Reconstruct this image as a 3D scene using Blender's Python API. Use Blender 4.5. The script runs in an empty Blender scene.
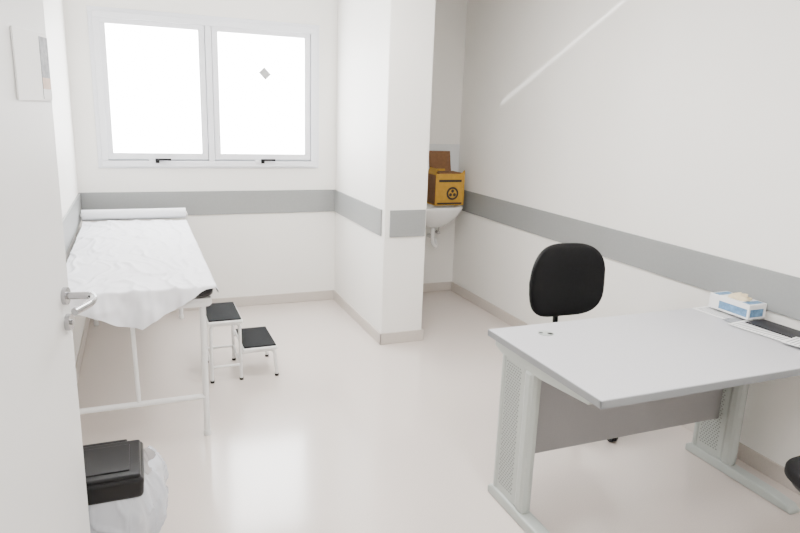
import bpy, bmesh, math, random
from mathutils import Vector, Matrix, noise
random.seed(3)
S=bpy.context.scene
# ------------------------------------------------------------------ materials
def mat(name,col,rough=.5,metal=0,var=0,scale=20,bump=0,bscale=200,spec=.5,trans=0,alpha=1,coat=0):
    m=bpy.data.materials.new(name); m.use_nodes=True
    n=m.node_tree.nodes; l=m.node_tree.links; b=n['Principled BSDF']
    b.inputs['Base Color'].default_value=(*col,1); b.inputs['Roughness'].default_value=rough
    b.inputs['Metallic'].default_value=metal; b.inputs['Specular IOR Level'].default_value=spec
    tc=n.new('ShaderNodeTexCoord')
    if var:
        t=n.new('ShaderNodeTexNoise'); t.inputs['Scale'].default_value=scale; t.inputs['Detail'].default_value=3
        l.new(tc.outputs['Object'],t.inputs['Vector'])
        r=n.new('ShaderNodeValToRGB'); r.color_ramp.elements[0].position=.3; r.color_ramp.elements[1].position=.7
        r.color_ramp.elements[0].color=(*[c*(1-var) for c in col],1); r.color_ramp.elements[1].color=(*[min(1,c*(1+var)) for c in col],1)
        l.new(t.outputs['Fac'],r.inputs['Fac']); l.new(r.outputs['Color'],b.inputs['Base Color'])
    if bump:
        t2=n.new('ShaderNodeTexNoise'); t2.inputs['Scale'].default_value=bscale
        l.new(tc.outputs['Object'],t2.inputs['Vector'])
        bp=n.new('ShaderNodeBump'); bp.inputs['Strength'].default_value=bump; bp.inputs['Distance'].default_value=.002
        l.new(t2.outputs['Fac'],bp.inputs['Height']); l.new(bp.outputs['Normal'],b.inputs['Normal'])
    if trans: b.inputs['Transmission Weight'].default_value=trans
    if alpha<1: b.inputs['Alpha'].default_value=alpha
    if coat: b.inputs['Coat Weight'].default_value=coat; b.inputs['Coat Roughness'].default_value=.10
    return m
def emat(name,col,st):
    m=bpy.data.materials.new(name); m.use_nodes=True; n=m.node_tree.nodes
    n.remove(n['Principled BSDF']); e=n.new('ShaderNodeEmission'); e.inputs[0].default_value=(*col,1); e.inputs[1].default_value=st
    m.node_tree.links.new(e.outputs[0],n['Material Output'].inputs[0]); return m
M_wall=mat('wall_paint',(.87,.853,.815),.5,var=.01,scale=3,bump=.15,bscale=120)
M_pill=M_wall
M_ceil=mat('ceiling_paint',(.85,.85,.84),.8,var=.01)
M_floor=mat('vinyl_floor',(.62,.555,.51),.18,var=.05,scale=170,spec=.55,coat=.3)
M_base=mat('vinyl_baseboard',(.56,.51,.465),.4,var=.03,scale=120)
M_band=mat('grey_bumper_laminate',(.27,.278,.276),.4,var=.02,scale=60)
M_alu=mat('white_aluminium',(.78,.79,.83),.35)
M_sky=emat('frosted_daylight_glass',(.97,.985,1),26)
M_lamp=emat('lamp_diffuser',(1,.98,.955),32)
M_tile=mat('white_tile',(.76,.78,.79),.2)
M_blk=mat('black_plastic',(.004,.004,.005),.3,spec=.3)
M_vin=mat('black_upholstery',(.005,.005,.006),.6,var=.2,scale=80,bump=.4,bscale=400,spec=.25)
M_matt=mat('black_vinyl_mattress',(.008,.008,.009),.4,spec=.3)
M_rub=mat('black_rubber_tread',(.010,.011,.012),.8,bump=.8,bscale=500,spec=.15)
M_wst=mat('white_enamel_steel',(.76,.76,.75),.3)
M_chr=mat('satin_chrome',(.42,.42,.43),.2,metal=1)
M_sheet=mat('paper_sheet',(.78,.785,.83),.8,var=.015,scale=8)
M_roll=mat('paper_roll_white',(.72,.73,.76),.8,var=.02,scale=30)
M_dtop=mat('grey_laminate_top',(.52,.52,.55),.3,var=.03,scale=250)
M_dedge=mat('grey_edge_band',(.23,.24,.25),.45)
M_dleg=mat('grey_painted_steel',(.40,.43,.41),.4)
M_dvent=mat('vent_dark',(.20,.215,.205),.5)
M_dpan=mat('grey_modesty_panel',(.29,.285,.29),.5,var=.02,scale=150)
M_door=mat('door_white_laminate',(.70,.70,.695),.4,var=.01,scale=5)
M_cer=mat('white_ceramic',(.80,.80,.79),.12)
M_yel=mat('yellow_cardboard',(.48,.26,.025),.6,var=.08,scale=30)
M_brn=mat('brown_cardboard',(.20,.10,.045),.8,var=.1,scale=40)
M_ink=mat('black_print',(.02,.015,.01),.6)
M_pap=mat('white_paper',(.84,.84,.84),.7,var=.01)
M_pgr=mat('grey_print',(.28,.29,.31),.6,var=.25,scale=60)
M_pdk=mat('dark_print',(.02,.02,.024),.5,var=.3,scale=20,spec=.3)
M_blue=mat('glove_box_blue',(.12,.25,.42),.5,var=.3,scale=50)
M_latex=mat('latex_glove',(.70,.58,.38),.6,var=.05,scale=40)
M_bag=mat('plastic_bag',(.74,.78,.86),.15,alpha=.58,bump=.4,bscale=25)
M_tape=mat('grey_sticker',(.42,.42,.42),.6)
M_beige=mat('beige_strip',(.55,.38,.29),.5,var=.2,scale=20)
# ------------------------------------------------------------------ helpers
def link(o,parent=None):
    S.collection.objects.link(o)
    if parent: o.parent=parent
    return o
def group(name):
    e=bpy.data.objects.new(name,None); e.empty_display_size=.1; return link(e)
def mesh(name,bm,mt,parent=None,smooth=False,bevel=0,seg=2):
    me=bpy.data.meshes.new(name); bm.normal_update(); bm.to_mesh(me); bm.free()
    for m in (mt if isinstance(mt,list) else [mt]): me.materials.append(m)
    if smooth:
        for p in me.polygons: p.use_smooth=True
    o=link(bpy.data.objects.new(name,me),parent)
    if bevel:
        b=o.modifiers.new('bevel','BEVEL'); b.width=bevel; b.segments=seg; b.limit_method='ANGLE'
    return o
def box(name,a,b,mt,parent=None,bevel=0,seg=2,rotz=0,piv=None):
    bm=bmesh.new(); bmesh.ops.create_cube(bm,size=1)
    for v in bm.verts: v.co=Vector([(a[i]+b[i])/2+v.co[i]*(b[i]-a[i]) for i in range(3)])
    if rotz:
        p=Vector(piv) if piv else Vector([(a[i]+b[i])/2 for i in range(3)])
        bmesh.ops.rotate(bm,verts=bm.verts,cent=p,matrix=Matrix.Rotation(rotz,3,'Z'))
    return mesh(name,bm,mt,parent,bevel=bevel,seg=seg)
def cyl(name,p1,p2,r,mt,parent=None,r2=None,seg=24,bevel=0):
    p1=Vector(p1);p2=Vector(p2);d=p2-p1
    bm=bmesh.new(); bmesh.ops.create_cone(bm,cap_ends=True,segments=seg,radius1=r,radius2=r if r2 is None else r2,depth=d.length)
    q=d.to_track_quat('Z','Y').to_matrix().to_4x4()
    bmesh.ops.transform(bm,matrix=Matrix.Translation((p1+p2)/2)@q,verts=bm.verts)
    o=mesh(name,bm,mt,parent,smooth=True,bevel=bevel)
    e=o.modifiers.new('es','EDGE_SPLIT'); e.split_angle=math.radians(50)
    return o
def tube(name,pts,r,mt,parent=None,fillet=.03):
    P=[Vector(p) for p in pts]; Q=[P[0]]
    for i in range(1,len(P)-1):
        a=(P[i-1]-P[i]);b=(P[i+1]-P[i]); f=min(fillet,a.length*.45,b.length*.45)
        A=P[i]+a.normalized()*f;B=P[i]+b.normalized()*f
        for k in range(6):
            t=k/5; Q.append(A*(1-t)**2+P[i]*2*t*(1-t)+B*t*t)
    Q.append(P[-1])
    cu=bpy.data.curves.new(name,'CURVE'); cu.dimensions='3D'; cu.bevel_depth=r; cu.bevel_resolution=4; cu.use_fill_caps=True
    sp=cu.splines.new('POLY'); sp.points.add(len(Q)-1)
    for i,q in enumerate(Q): sp.points[i].co=(*q,1)
    sp.use_smooth=True
    o=bpy.data.objects.new(name,cu); link(o); dg=bpy.context.evaluated_depsgraph_get()
    me=bpy.data.meshes.new_from_object(o.evaluated_get(dg)); bpy.data.objects.remove(o)
    me.materials.clear(); me.materials.append(mt)
    for p in me.polygons: p.use_smooth=True
    return link(bpy.data.objects.new(name,me),parent)
def prism(name,poly,axis,t0,t1,mt,parent=None,bevel=0):
    bm=bmesh.new()
    def mk(p,t):
        c=list(p); c.insert(axis,t); return bm.verts.new(c)
    A=[mk(p,t0) for p in poly];B=[mk(p,t1) for p in poly]
    bm.faces.new(A);bm.faces.new(B[::-1])
    for i in range(len(A)):
        j=(i+1)%len(A); bm.faces.new((A[j],A[i],B[i],B[j]))
    bmesh.ops.recalc_face_normals(bm,faces=bm.faces)
    return mesh(name,bm,mt,parent,bevel=bevel)
def sq(name,c,h,e1,e2,mt,parent=None,fn=None,nu=48,nv=24):
    def p(w,e): return math.copysign(abs(w)**e,w)
    bm=bmesh.new(); R=[]
    for i in range(1,nv):
        v=-math.pi/2+math.pi*i/nv; row=[]
        for j in range(nu):
            u=2*math.pi*j/nu
            q=Vector((h[0]*p(math.cos(v),e1)*p(math.cos(u),e2),h[1]*p(math.cos(v),e1)*p(math.sin(u),e2),h[2]*p(math.sin(v),e1)))
            row.append(bm.verts.new(q))
        R.append(row)
    bo=bm.verts.new((0,0,-h[2])); to=bm.verts.new((0,0,h[2]))
    for i in range(len(R)-1):
        for j in range(nu):
            k=(j+1)%nu; bm.faces.new((R[i][j],R[i][k],R[i+1][k],R[i+1][j]))
    for j in range(nu):
        k=(j+1)%nu; bm.faces.new((bo,R[0][k],R[0][j])); bm.faces.new((to,R[-1][j],R[-1][k]))
    for v in bm.verts:
        if fn: v.co=fn(v.co)
        v.co+=Vector(c)
    return mesh(name,bm,mt,parent,smooth=True)
# ------------------------------------------------------------------ room constants
L,B,R,P1,P2,Q=-.417,5.355,2.756,1.578,1.900,4.143
zt,zb=.985,.795; HC=2.75; YB=-1.2; T=.15
W1,W2,WB,WT=-.240,1.400,1.180,2.284
BH=.085
box('floor',(-1.9,YB-T,-.1),(R+T,B+T,0),M_floor)
box('ceiling',(-1.9,YB-T,HC),(R+T,B+T,HC+.1),M_ceil)
def multi(name,blocks,mt):
    bm=bmesh.new()
    for a,b in blocks:
        r=bmesh.ops.create_cube(bm,size=1)
        for v in r['verts']: v.co=Vector([(a[i]+b[i])/2+v.co[i]*(b[i]-a[i]) for i in range(3)])
    return mesh(name,bm,mt)
multi('wall_back',[((L-T,B,0),(W1,B+T,HC)),((W2,B,0),(R+T,B+T,HC)),((W1,B,0),(W2,B+T,WB)),((W1,B,WT),(W2,B+T,HC))],M_wall)
box('wall_right',(R,YB-T,0),(R+T,B,HC),M_wall)
DY0,DY1,DH=.42,1.30,2.12
multi('wall_left',[((L-T,DY1,0),(L,B,HC)),((L-T,YB-T,0),(L,DY0,HC)),((L-T,DY0,DH),(L,DY1,HC))],M_wall)
box('wall_rear',(L,YB-T,0),(R,YB,HC),M_wall)
box('wall_corridor',(-1.9,YB-T,0),(-1.8,B+T,HC),M_wall)
box('wall_corridor_end',(-1.8,YB-T,0),(L-T,YB,HC),M_wall)
box('wall_corridor_far',(-1.8,3,0),(L-T,3.1,HC),M_wall)
box('wall_pillar',(P1,Q,0),(P2,B,HC),M_pill,bevel=.008)
g=.012
box('trim_left',(L,1.36,zb),(L+g,B,zt),M_band,bevel=.002)
box('trim_back',(L+g,B-g,zb),(P1-g,B,zt),M_band,bevel=.002)
box('trim_pillar_side',(P1-g,Q+.045,zb),(P1,B-.001,zt),M_band,bevel=.002)
box('trim_pillar_front',(P1+.04,Q-g,zb),(P2-.012,Q,zt),M_band,bevel=.002)
box('trim_right',(R-g,YB,zb),(R,B-.03,zt),M_band,bevel=.002)
box('baseboard_left',(L,1.36,0),(L+g,B,BH),M_base,bevel=.004)
box('baseboard_back',(L,B-g,0),(P1,B,BH),M_base,bevel=.004)
box('baseboard_pillar_side',(P1-g,Q-g,0),(P1,B,BH),M_base,bevel=.004)
box('baseboard_pillar_front',(P1-g,Q-g,0),(P2+g,Q,BH),M_base,bevel=.004)
box('baseboard_pillar_alcove',(P2,Q,0),(P2+g,B,BH),M_base,bevel=.004)
box('baseboard_alcove',(P2,B-g,0),(R,B,BH),M_base,bevel=.004)
box('baseboard_right',(R-g,YB,0),(R,B,BH),M_base,bevel=.004)
box('baseboard_rear',(L,YB,0),(R,YB+g,BH),M_base,bevel=.004)
box('trim_splashback',(P2,B-.008,.70),(R,B,1.385),M_tile,bevel=.002)
# ------------------------------------------------------------------ window
wg=group('window_1')
fw=.045; y0,y1=B-.03,B+.06
cs=.028
box('casing_bottom',(W1-cs,B-.012,WB-.012),(W2+cs,B-.0005,WB+.01),M_alu,wg,.003)
box('casing_top',(W1-cs,B-.012,WT-.01),(W2+cs,B-.0005,WT+cs),M_alu,wg,.003)
box('casing_l',(W1-cs,B-.012,WB+.01),(W1+.01,B-.0005,WT-.01),M_alu,wg,.003)
box('casing_r',(W2-.01,B-.012,WB+.01),(W2+cs,B-.0005,WT-.01),M_alu,wg,.003)
box('frame_bottom',(W1,y0,WB),(W2,y1,WB+fw),M_alu,wg,.004)
box('frame_top',(W1,y0,WT-fw),(W2,y1,WT),M_alu,wg,.004)
box('frame_l',(W1,y0,WB+fw),(W1+fw,y1,WT-fw),M_alu,wg,.004)
box('frame_r',(W2-fw,y0,WB+fw),(W2,y1,WT-fw),M_alu,wg,.004)
xm=.555
box('mullion',(xm-.022,y0,WB+fw),(xm+.022,y1,WT-fw),M_alu,wg,.004)
for i,(a,b) in enumerate([(W1+fw-.008,xm-.026),(xm+.026,W2-fw-.004)]):
    s=.046; zb0,zt0=WB+fw+.012,WT-fw+.01
    ya,yb=y0+.012,y1-.01
    n='sash_%d_'%(i+1)
    box(n+'bottom',(a,ya,zb0),(b,yb,zb0+s),M_alu,wg,.003)
    box(n+'top',(a,ya,zt0-s),(b,yb,zt0),M_alu,wg,.003)
    box(n+'l',(a,ya,zb0+s),(a+s,yb,zt0-s),M_alu,wg,.003)
    box(n+'r',(b-s,ya,zb0+s),(b,yb,zt0-s),M_alu,wg,.003)
    box('pane_%d'%(i+1),(a+s-.003,y0+.03,zb0+s-.003),(b-s+.003,y0+.036,zt0-s+.003),M_sky,wg)
    cx=(a+b)/2-.015
    box('latch_base_%d'%(i+1),(cx-.06,y0-.008,WB+.030),(cx+.06,y0+.014,WB+.055),M_alu,wg,.003)
    box('latch_lever_%d'%(i+1),(cx-.015,y0-.034,WB+.05),(cx+.10,y0-.014,WB+.066),M_blk,wg,.003)
    box('latch_pivot_%d'%(i+1),(cx-.014,y0-.024,WB+.030),(cx+.014,y0-.004,WB+.06),M_blk,wg,.003)
bm=bmesh.new(); bmesh.ops.create_cube(bm,size=1)
for v in bm.verts: v.co=Vector((v.co.x*.075,v.co.y*.003,v.co.z*.062))
bmesh.ops.rotate(bm,verts=bm.verts,cent=(0,0,0),matrix=Matrix.Rotation(.8,3,'Y'))
bmesh.ops.translate(bm,verts=bm.verts,vec=(.985,y0+.026,1.915))
mesh('sticker',bm,M_tape,wg)
# ------------------------------------------------------------------ door leaf (hinged on left wall, swung into the room)
dg_=group('door_1')
E=Vector((-.216,2.150)); ang=math.radians(12.8)
dv=Vector((math.sin(ang),math.cos(ang))); nv=Vector((dv.y,-dv.x))
def D(s,n,z):
    p=E-dv*s+nv*n; return (p.x,p.y,z)
def dbox(name,s0,s1,n0,n1,z0,z1,mt,bevel=0,par=None):
    bm=bmesh.new(); bmesh.ops.create_cube(bm,size=1)
    for v in bm.verts:
        s=s0+(v.co.x+.5)*(s1-s0); n=n0+(v.co.y+.5)*(n1-n0); z=z0+(v.co.z+.5)*(z1-z0)
        v.co=Vector(D(s,n,z))
    bmesh.ops.recalc_face_normals(bm,faces=bm.faces)
    return mesh(name,bm,mt,par or dg_,bevel=bevel)
dbox('leaf',0,.83,-.038,0,.01,2.10,M_door,.003)
hz=1.078
cyl('rose',D(.05,0,hz),D(.05,.012,hz),.027,M_chr,dg_)
tube('lever',[D(.05,.005,hz),D(.045,.085,hz),D(.10,.095,hz-.006),D(.175,.068,hz-.012)],.0115,M_chr,dg_,fillet=.035)
cyl('key_rose',D(.045,0,hz-.085),D(.045,.014,hz-.085),.026,M_chr,dg_)
cyl('key_plug',D(.045,.014,hz-.085),D(.045,.019,hz-.085),.009,M_chr,dg_)
for i,z in enumerate((.25,1.05,1.85)): cyl('hinge_%d'%i,D(.835,-.005,z),D(.835,-.005,z+.1),.008,M_chr,dg_)
sg=group('door_sign')
dbox('plate',.016,.248,.001,.006,1.648,1.825,M_pap,.001,sg)
dbox('edge_strip',.020,.080,.006,.0072,1.653,1.818,M_pgr,0,sg)  # grey strip at the plate's free edge, beige then white towards the bottom
dbox('edge_strip_mid',.020,.080,.0072,.0076,1.68,1.71,M_beige,0,sg)
dbox('photo_foot',.020,.080,.0072,.0078,1.653,1.68,M_pap,0,sg)
dfm=group('door_frame')
box('jamb_1',(L-T,DY0,0),(L+.01,DY0+.03,DH),M_door,dfm); box('jamb_2',(L-T,DY1-.03,0),(L+.01,DY1,DH),M_door,dfm); box('head',(L-T,DY0,DH-.03),(L+.01,DY1,DH),M_door,dfm)
# ------------------------------------------------------------------ examination table
eg=group('examination_table')
X0,X1,Y0,Y1=-.385,.312,3.12,5.20; ZT=.797
sq('mattress',((X0+X1)/2,(Y0+Y1)/2,ZT-.03),((X1-X0)/2+.01,(Y1-Y0)/2+.01,.03),.35,.12,M_matt,eg,nu=96)
box('bed_board',(X0+.01,Y0+.01,ZT-.075),(X1-.01,Y1-.01,ZT-.058),M_wst,eg,.003)
zf=ZT-.09
tube('frame_rail',[(X0+.02,Y0+.03,zf),(X1-.02,Y0+.03,zf),(X1-.02,Y1-.03,zf),(X0+.02,Y1-.03,zf),(X0+.02,Y0+.03,zf)],.016,M_wst,eg)
for i,(x,y) in enumerate([(X0+.03,Y0+.04),(X1-.052,Y0+.04),(X0+.03,Y1-.05),(X1-.052,Y1-.05)]):
    cyl('leg_%d'%i,(x,y,.012),(x,y,zf),.0155,M_wst,eg); cyl('foot_%d'%i,(x,y,0),(x,y,.03),.018,M_wst,eg)
cyl('end_bar',(X0+.03,Y0+.04,.215),(X1-.052,Y0+.04,.215),.014,M_wst,eg)
cyl('end_bar_far',(X0+.03,Y1-.05,.215),(X1-.052,Y1-.05,.215),.014,M_wst,eg)
cyl('post',(-.055,Y0+.04,.215),(-.065,Y0+.04,zf),.010,M_wst,eg)
CP=[(-.42,.04),(-.34,.055),(-.2,.12),(-.09,.165),(-.02,.185),(.03,.14),(.08,.12),(.13,.11),(.19,.055),(.25,.025),(.36,.0)]
def dropf(x):
    for (a,p),(b,q) in zip(CP,CP[1:]):
        if x<=b: t=(x-a)/(b-a); return p+(q-p)*t
    return CP[-1][1]
bm=bmesh.new(); nx,ny=120,250; G=[]
for j in range(ny+1):
    row=[]
    for i in range(nx+1):
        xp=X0+.005+(X1+.035+.014*math.sin(j*.11)-X0)*i/nx
        yf=Y0-.02-dropf(xp)-.006*math.sin(xp*40)
        yp=yf+(5.06-yf)*j/ny
        dx=max(0,xp-(X1+.008)); dy=max(0,(Y0-.018)-yp); d=math.hypot(dx,dy)
        x=min(xp,X1+.008)+.6*min(dx,.02); y=max(yp,Y0-.018)-.12*dy
        z=ZT+.007-d*.97
        n1=noise.noise(Vector((xp*4,yp*1.8,1)));
        q=Vector((xp*5+.6*noise.noise(Vector((xp*3,yp*3,2))),yp*2.0+.6*noise.noise(Vector((xp*3,yp*3,12))),7))
        n2=abs(noise.noise(q)); n4=abs(noise.noise(q*2.3)); n3=noise.noise(Vector((xp*25,yp*12,3)))
        h=.012*max(0,n1)+.010*max(0,1-n2/.14)**1.5+.005*max(0,1-n4/.16)+.0010*n3
        z+=h if d==0 else h*max(0,1-d*30)
        if dy>0: y-=(.010+.016*math.sin(xp*30+1)+.015*n3)*min(1,d*12)
        row.append(bm.verts.new((x,y,z)))
    G.append(row)
for j in range(ny):
    for i in range(nx): bm.faces.new((G[j][i],G[j][i+1],G[j+1][i+1],G[j+1][i]))
mesh('bed_sheet',bm,M_sheet,smooth=True)
rg=group('paper_roll')
yr=5.115; zr=ZT+.052
cyl('roll',(X0-.005,yr,zr),(X1+.012,yr,zr),.040,M_roll,rg,seg=40)
cyl('core_1',(X0-.015,yr,zr),(X1+.02,yr,zr),.012,M_wst,rg)
tube('holder_1',[(X1+.022,yr,zr),(X1+.022,yr,ZT-.03),(X1+.0,yr,ZT-.066)],.004,M_wst,rg,fillet=.01)
# ------------------------------------------------------------------ two-step stool
st=group('step_stool')
xa,xb,xc=.335,.545,.755; ya,yb=3.79,4.17
def step(n,x0,x1,z):
    box(n+'_tray',(x0,ya,z-.028),(x1,yb,z-.006),M_wst,st,.008,3)
    box(n+'_tread',(x0+.008,ya+.008,z-.006),(x1-.008,yb-.008,z+.003),M_rub,st,.003)
step('upper',xa,xb,.400); step('lower',xb-.005,xc,.210)
for i,y in enumerate((ya+.02,yb-.02)):
    tube('side_frame_%d'%i,[(xa+.02,y,.012),(xa+.02,y,.37),(xb-.02,y,.37),(xb-.015,y,.012)],.010,M_wst,st,fillet=.03)
    tube('low_frame_%d'%i,[(xb-.015,y,.178),(xc-.02,y,.178),(xc-.005,y,.012)],.010,M_wst,st,fillet=.03)
    tube('brace_%d'%i,[(xa+.02,y,.10),(xb-.015,y,.10)],.008,M_wst,st)
    for k,x in enumerate((xa+.02,xb-.015,xc-.005)): cyl('cap_%d%d'%(i,k),(x,y,0),(x,y,.014),.013,M_blk,st)
for k,x in enumerate((xa+.02,xb-.015)): cyl('cross_%d'%k,(x,ya+.02,.10),(x,yb-.02,.10),.008,M_wst,st)
# ------------------------------------------------------------------ desk
dk=group('office_desk')
dx0,dx1,dy0,dy1,dz=1.385,R-.02,1.565,2.325,.742
box('top',(dx0+.003,dy0+.003,dz-.026),(dx1-.003,dy1-.003,dz),M_dtop,dk,.003)
prism('edge_band_front',[(dy0,dz-.03),(dy0,dz-.003),(dy0+.006,dz-.001),(dy0+.006,dz-.03)],0,dx0,dx1,M_dedge,dk)
box('edge_band_side',(dx0,dy0,dz-.03),(dx0+.006,dy1,dz-.002),M_dedge,dk,.002)
box('edge_band_back',(dx0,dy1-.006,dz-.03),(dx1,dy1,dz-.002),M_dedge,dk,.002)
box('edge_band_wall',(dx1-.006,dy0,dz-.03),(dx1,dy1,dz-.002),M_dedge,dk,.002)
box('modesty_panel',(1.44,2.075,.250),(2.57,2.093,dz-.03),M_dpan,dk,.002)
cyl('grommet',(1.60,2.20,dz-.001),(1.60,2.20,dz+.003),.034,M_dleg,dk,bevel=.001)
cyl('grommet_slot',(1.612,2.185,dz+.003),(1.612,2.185,dz+.0036),.012,M_blk,dk)
cyl('grommet_slot_b',(1.580,2.207,dz+.003),(1.580,2.207,dz+.0036),.009,M_blk,dk)
def desk_leg(n,xc):
    w=.027
    prof=[(2.235,0),(2.235,.035),(2.20,.052),(1.75,.045),(1.66,.036),(1.635,.018),(1.635,0)]
    prism(n+'_foot',prof,0,xc-w-.004,xc+w+.004,M_dleg,dk,bevel=.008)
    prism(n+'_col_rear',[(2.175,.04),(2.205,.04),(2.205,dz-.06),(2.175,dz-.06)],0,xc-w*.95,xc+w*.95,M_dleg,dk,bevel=.012)
    prism(n+'_col_front',[(1.965,.04),(2.035,.04),(2.035,dz-.06),(1.965,dz-.06)],0,xc-w*.95,xc+w*.95,M_dleg,dk,bevel=.022)
    prism(n+'_cover',[(2.03,.05),(2.18,.05),(2.18,dz-.06),(2.03,dz-.06)],0,xc-w*.7,xc+w*.7,M_dleg,dk)
    bm=bmesh.new()
    for a in range(7):
        for b in range(48):
            for sx in (-1,1):
                yy=2.060+a*.016+(b%2)*.007; zz=.09+b*.012
                r=bmesh.ops.create_cube(bm,size=1)
                for v in r['verts']: v.co=Vector((xc+sx*(w*.7+.0006)+v.co.x*.001,yy+v.co.y*.008,zz+v.co.z*.006))
    mesh(n+'_perforation',bm,M_dvent,dk)
    prism(n+'_arm',[(2.27,dz-.03),(2.27,dz-.055),(2.20,dz-.075),(1.93,dz-.075),(1.64,dz-.05),(1.62,dz-.03)],0,xc-w*.8,xc+w*.8,M_dleg,dk,bevel=.004)
desk_leg('left',1.415); desk_leg('right',2.585)
# ------------------------------------------------------------------ office chairs
def chair(cx,cy,rot,name,base_rot=0,seat_z=.46,bz=.77,bh=.215,bw=.248):
    c=group(name)
    def bcurve(p):
        k=p.copy(); t=p.z/bh
        k.x*=1-.14*max(0,t)**1.6 - .05*max(0,-t)**2; k.y+= -.9*k.x*k.x+ .02*(1-abs(t)) ; return k
    sq('backrest',(0,.265,bz),(bw,.030,bh),.58,.6,M_vin,c,bcurve)
    sq('back_shell',(0,.285,bz-.01),(bw*.93,.022,bh*.92),.62,.6,M_blk,c,bcurve)
    sq('seat',(0,0,seat_z),(.225,.22,.038),.5,.6,M_vin,c,lambda p:Vector((p.x,p.y,p.z-.25*max(0,-p.y-.12)**1.5)))
    sq('seat_shell',(0,0,seat_z-.035),(.205,.20,.018),.5,.6,M_blk,c)
    tube('back_bar',[(0,.05,seat_z-.055),(0,.30,seat_z-.055),(0,.318,seat_z+.05),(0,.300,bz)],.016,M_blk,c,fillet=.06)
    box('mechanism',(-.07,-.09,seat_z-.075),(.07,.09,seat_z-.045),M_blk,c,.006)
    cyl('gas_lift',(0,0,.10),(0,0,seat_z-.06),.022,M_blk,c)
    cyl('gas_sleeve',(0,0,.07),(0,0,.24),.030,M_blk,c)
    for i in range(5):
        a=base_rot+i*2*math.pi/5; ca,sa=math.cos(a),math.sin(a); r=.255
        bm=bmesh.new()
        sec=[(.02,.030,.075,.125),(.15,.022,.072,.105),(.27,.015,.066,.085)]
        V=[]
        for rr,w,z0,z1 in sec:
            V.append([bm.verts.new((ca*rr-sa*s*w,sa*rr+ca*s*w,z)) for s,z in((-1,z0),(1,z0),(.7,z1),(-.7,z1))])
        for k in range(2):
            for q in range(4): bm.faces.new((V[k][q],V[k][(q+1)%4],V[k+1][(q+1)%4],V[k+1][q]))
        bm.faces.new(V[0][::-1]);bm.faces.new(V[2])
        bmesh.ops.recalc_face_normals(bm,faces=bm.faces)
        mesh('star_leg_%d'%i,bm,M_blk,c,bevel=.004)
        cyl('caster_stem_%d'%i,(ca*r,sa*r,.04),(ca*r,sa*r,.075),.008,M_blk,c)
        for s in(-1,1):
            o=Vector((ca*r-sa*s*.012,sa*r+ca*s*.012,.026)); d=Vector((-sa,ca,0))*.008
            cyl('caster_%d_%d'%(i,s),o-d,o+d,.026,M_blk,c,bevel=.003)
    c.location=(cx,cy,0); c.rotation_euler=(0,0,rot)
    return c
chair(2.225,2.68,math.radians(-2),'office_chair',base_rot=math.radians(-84),bz=.750)
chair(2.210,1.165,math.radians(172),'office_chair',base_rot=.3,seat_z=.485)
# ------------------------------------------------------------------ desk-top things
def sheet(name,cx,cy,w,l,z,a,mt,curl=0,lines=0,th=.0012):
    bm=bmesh.new(); n=14; V=[[None]*(n+1) for _ in range(n+1)]
    def P(u,v,zz): return (cx+u*math.cos(a)-v*math.sin(a),cy+u*math.sin(a)+v*math.cos(a),zz)
    for i in range(n+1):
        for j in range(n+1):
            V[i][j]=bm.verts.new(P((i/n-.5)*w,(j/n-.5)*l,z+curl*(1-j/n)**4*.02))
    for i in range(n):
        for j in range(n): bm.faces.new((V[i][j],V[i+1][j],V[i+1][j+1],V[i][j+1]))
    o=mesh(name,bm,mt,pp,smooth=not curl==0); s=o.modifiers.new('s','SOLIDIFY'); s.thickness=th; s.offset=1
    if lines:
        bm=bmesh.new()
        for k in range(lines):
            v=-l*.43+l*.86*k/(lines-1); e=w*(.42 if k%5 else .2)
            vs=[bm.verts.new(P(x,y,z+th+.0004)) for x,y in((-w*.42,v-.0026),(e,v-.0026),(e,v+.0026),(-w*.42,v+.0026))]
            bm.faces.new(vs)
        mesh(name+'_print',bm,M_pgr,pp)
    return o
pp=group('paper_stack')
sheet('sheet_1',2.640,2.165,.17,.30,dz+.0006,.05,M_pap,lines=20)
sheet('sheet_2',2.640,1.83,.165,.38,dz+.0006,.03,M_pap)
sheet('sheet_3',2.610,2.00,.15,.24,dz+.0022,-.10,M_pgr)
sheet('sheet_4',2.605,1.93,.17,.28,dz+.0042,.12,M_pap,lines=16)
sheet('folder',2.672,1.860,.125,.37,dz+.0075,.05,M_pdk,th=.004)
sheet('sheet_5',2.590,1.69,.13,.22,dz+.0125,.20,M_pap,lines=12)
gb=group('glove_box')
gx0,gx1,gy0,gy1=2.628,2.743,2.055,2.285; gz=dz+.0145
box('carton',(gx0,gy0,gz-.0025),(gx1,gy1,gz+.070),M_pap,gb,.002)
box('label_side',(gx0-.0008,gy0+.01,gz+.008),(gx0,gy1-.06,gz+.046),M_blue,gb)
box('label_front',(gx0+.01,gy0-.0008,gz+.008),(gx1-.02,gy0,gz+.046),M_blue,gb)
box('label_top',(gx0+.008,gy0+.01,gz+.070),(gx1-.008,gy0+.05,gz+.0705),M_blue,gb)
box('label_top_far',(gx0+.008,gy1-.05,gz+.070),(gx1-.008,gy1-.01,gz+.0705),M_blue,gb)
sq('opening',((gx0+gx1)/2,(gy0+gy1)/2,gz+.0705),(.028,.05,.0015),1,1,M_ink,gb)
def gl(p):
    n=noise.noise(p*45)*.014; return Vector((p.x+n,p.y-n*1.3,abs(p.z)*1.0+n*.7))
sq('glove',((gx0+gx1)/2-.005,(gy0+gy1)/2-.01,gz+.068),(.036,.052,.028),1,1,M_latex,gb,gl)
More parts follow.
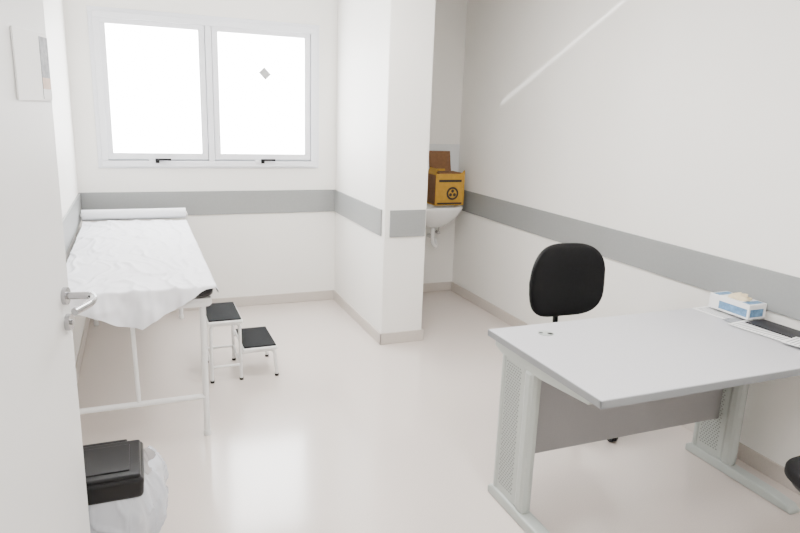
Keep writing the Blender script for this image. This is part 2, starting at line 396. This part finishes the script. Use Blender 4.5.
# ------------------------------------------------------------------ wash basin
sk=group('wash_basin')
cx,cy=2.42,5.13; zs=.865
bm=bmesh.new()
prof=[(.03,.66,0),(.09,.68,0),(.15,.72,0),(.205,.78,0),(.235,.83,0),(.245,zs-.012,0),(.24,zs,0),(.215,zs+.001,0),(.20,zs-.01,0),(.17,zs-.06,0),(.10,zs-.11,0),(.02,zs-.125,0)]
rings=[]
for r,z,_ in prof:
    row=[]
    for k in range(48):
        a=2*math.pi*k/48; c_,s_=math.cos(a),math.sin(a)
        e=.75
        x=math.copysign(abs(c_)**e,c_)*r; y=math.copysign(abs(s_)**e,s_)*r*.88
        row.append(bm.verts.new((cx+x,min(cy+y,B-.01),z)))
    rings.append(row)
for a in range(len(rings)-1):
    for k in range(48): bm.faces.new((rings[a][k],rings[a][(k+1)%48],rings[a+1][(k+1)%48],rings[a+1][k]))
bm.faces.new(rings[0][::-1]);bm.faces.new(rings[-1])
mesh('bowl',bm,M_cer,sk,smooth=True)
box('deck',(cx-.235,cy+.0,zs-.05),(cx+.235,B-.009,zs+.002),M_cer,sk,.012,3)
tube('drain',[(cx,cy,.67),(cx,cy,.52),(cx+.06,cy+.03,.47),(cx+.06,cy+.1,.55),(cx+.06,B-.01,.55)],.018,M_cer,sk,fillet=.05)
cyl('valve',(cx+.14,B-.01,.58),(cx+.14,B-.06,.58),.016,M_chr,sk)
tube('supply_hose',[(cx+.14,B-.05,.58),(cx+.14,B-.06,.70),(cx+.08,B-.08,.80)],.007,M_chr,sk)
tube('faucet',[(cx-.13,B-.07,zs),(cx-.13,B-.07,zs+.13),(cx-.13,cy+.02,zs+.15),(cx-.13,cy+.0,zs+.10)],.011,M_chr,sk)
# ------------------------------------------------------------------ sharps container
sc=group('sharps_container')
bx0,bx1,by0,by1,bz0=2.395,2.675,5.06,5.25,zs+.003; bh=.275
box('carton',(bx0,by0,bz0),(bx1,by1,bz0+bh),M_yel,sc,.002)
box('collar',(bx0+.03,by0+.01,bz0+bh),(bx1-.03,by1-.01,bz0+bh+.012),M_brn,sc)
prism('open_lid',[(by1-.012,bz0+bh),(by1-.004,bz0+bh),(by1+.036,bz0+bh+.185),(by1+.030,bz0+bh+.185)],0,bx0+.02,bx1-.05,M_brn,sc)
prism('lid_slot_fold',[(by1-.018,bz0+bh),(by1-.013,bz0+bh),(by1+.008,bz0+bh+.05),(by1+.003,bz0+bh+.05)],0,bx0+.08,bx1-.11,M_yel,sc)
prism('side_flap',[(bx0,bz0+bh),(bx0-.004,bz0+bh+.002),(bx0+.02,bz0+bh+.045),(bx0+.024,bz0+bh+.043)],1,by0+.01,by1-.01,M_yel,sc)
prism('front_flap_peak',[(bx1-.05,bz0+bh-.003),(bx1,bz0+bh-.003),(bx1-.004,bz0+bh+.035),(bx1-.03,bz0+bh+.012)],1,by0+.0,by0+.004,M_yel,sc)
box('side_panel_dark',(bx0-.0012,by0+.004,bz0+.01),(bx0,by1-.004,bz0+bh-.01),M_brn,sc)
box('print_title',(bx0+.03,by0-.0015,bz0+.205),(bx1-.03,by0,bz0+.226),M_ink,sc)
mx=(bx0+bx1)/2+.025; mz=bz0+.105
cyl('print_symbol',(mx,by0-.002,mz),(mx,by0,mz),.058,M_ink,sc)
cyl('print_symbol_in',(mx,by0-.0026,mz),(mx,by0-.001,mz),.040,M_yel,sc)
for k in range(3):
    a=math.pi/2+k*2*math.pi/3; p=(mx+.022*math.cos(a),by0-.003,mz+.022*math.sin(a))
    cyl('print_lobe_%d'%k,p,(p[0],by0-.001,p[2]),.015,M_ink,sc)
box('print_foot',(bx0+.02,by0-.0015,bz0+.010),(bx1-.02,by0,bz0+.026),M_ink,sc)
# ------------------------------------------------------------------ waste bin
bn=group('waste_bin')
wx0,wx1,wy0,wy1,wz=-.325,-.038,2.260,2.56,.345
def taper(name,a,b,k,mt,par,bev):
    bm=bmesh.new(); bmesh.ops.create_cube(bm,size=1)
    for v in bm.verts:
        s=1 if v.co.z>0 else k
        v.co=Vector(((a[0]+b[0])/2+v.co.x*(b[0]-a[0])*s,(a[1]+b[1])/2+v.co.y*(b[1]-a[1])*s,(a[2]+b[2])/2+v.co.z*(b[2]-a[2])))
    return mesh(name,bm,mt,par,bevel=bev,seg=4)
M_bin=mat('white_bin_plastic',(.62,.63,.65),.4)
taper('body',(wx0+.02,wy0+.02,.0),(wx1-.02,wy1-.02,wz-.06),.85,M_bin,bn,.02)
taper('lid_skirt',(wx0,wy0,wz-.095),(wx1,wy1,wz-.012),.95,M_blk,bn,.016)
box('lid_top',(wx0+.012,wy0+.012,wz-.02),(wx1-.012,wy1-.012,wz),M_blk,bn,.009,4)
box('lid_panel',(wx0+.05,wy0+.05,wz-.001),(wx1-.05,wy1-.05,wz+.004),M_blk,bn,.003,3)
box('lid_hinge',(wx0+.06,wy1-.004,wz-.04),(wx1-.06,wy1+.02,wz-.008),M_blk,bn,.006)
bm=bmesh.new(); rows=[]; NR,NA=60,260
for i in range(NR+1):
    t=i/NR
    row=[]
    for k in range(NA):
        a=2*math.pi*k/NA; c_,s_=math.cos(a),math.sin(a)
        e=.5; bx=math.copysign(abs(c_)**e,c_); by=math.copysign(abs(s_)**e,s_)
        right=max(0,c_)
        ztop=wz-.085+right**2*.065
        z=.006+t*ztop
        bul=.010+.030*math.sin(math.pi*t)**.7
        bul+=.062*right*(.35+.65*math.sin(math.pi*min(1,t*.95)))
        w2=noise.noise(Vector((c_*2,s_*2,t*2)))*.8
        f=noise.noise(Vector((c_*4,s_*4,t*1.6)))*.026+max(0,.24-abs(noise.noise(Vector((c_*5+w2,s_*5-w2,t*1.8+5)))))*.07
        rx=(wx1-wx0)/2*(.84+.12*t)+bul+f; ry=(wy1-wy0)/2*(.84+.10*t)+bul*.5+f*.7
        row.append(bm.verts.new(((wx0+wx1)/2+bx*rx*.93,(wy0+wy1)/2+by*ry*.93+0.01,z+.014*noise.noise(Vector((c_*7,s_*7,9)))*t)))
    rows.append(row)
for i in range(NR):
    for k in range(NA): bm.faces.new((rows[i][k],rows[i][(k+1)%NA],rows[i+1][(k+1)%NA],rows[i+1][k]))
mesh('bag_liner',bm,M_bag,bn,smooth=True)
# ------------------------------------------------------------------ ceiling lamps
def lamp(x,y):
    g_=group('ceiling_lamp')
    box('housing',(x-.34,y-.64,HC-.03),(x+.34,y+.64,HC-.001),M_wst,g_,.003)
    box('diffuser',(x-.31,y-.61,HC-.034),(x+.31,y+.61,HC-.028),M_lamp,g_)
lamp(1.1,3.0); lamp(1.1,.4)
# added strip light, not a real lamp: draws the reflected glint on the right wall
al=bpy.data.lights.new('glint_light','AREA'); al.shape='RECTANGLE'; al.size=1.35; al.size_y=.016; al.spread=math.radians(2.2); al.energy=.16
ao=link(bpy.data.objects.new('glint_light',al))
d=Vector((1,.605,-1)).normalized(); v=Vector((.93,-1.537,0)).normalized()
c0=Vector((1.436,4.61,2.74))+Vector((.93,-1.537,0))*.625
zax=-d; xax=v; yax=zax.cross(xax)
ao.matrix_world=Matrix.Translation(c0)@Matrix((xax,yax,zax)).transposed().to_4x4()
# world
w=bpy.data.worlds.new('world'); S.world=w; w.use_nodes=True
w.node_tree.nodes['Background'].inputs[0].default_value=(.9,.95,1,1); w.node_tree.nodes['Background'].inputs[1].default_value=1
# ------------------------------------------------------------------ camera
yaw,pit,rol=.391,.235,.035
f=Vector((math.sin(yaw)*math.cos(pit),math.cos(yaw)*math.cos(pit),-math.sin(pit)))
r=Vector((math.cos(yaw),-math.sin(yaw),0)); u=r.cross(f)
r2=r*math.cos(rol)+u*math.sin(rol); u2=-r*math.sin(rol)+u*math.cos(rol)
cam=bpy.data.cameras.new('camera'); co=link(bpy.data.objects.new('camera',cam))
cam.sensor_width=36; cam.lens=642.6/800*36; cam.clip_start=.02
co.matrix_world=Matrix.Translation((0,0,1.65))@Matrix((r2,u2,-f)).transposed().to_4x4()
S.camera=co
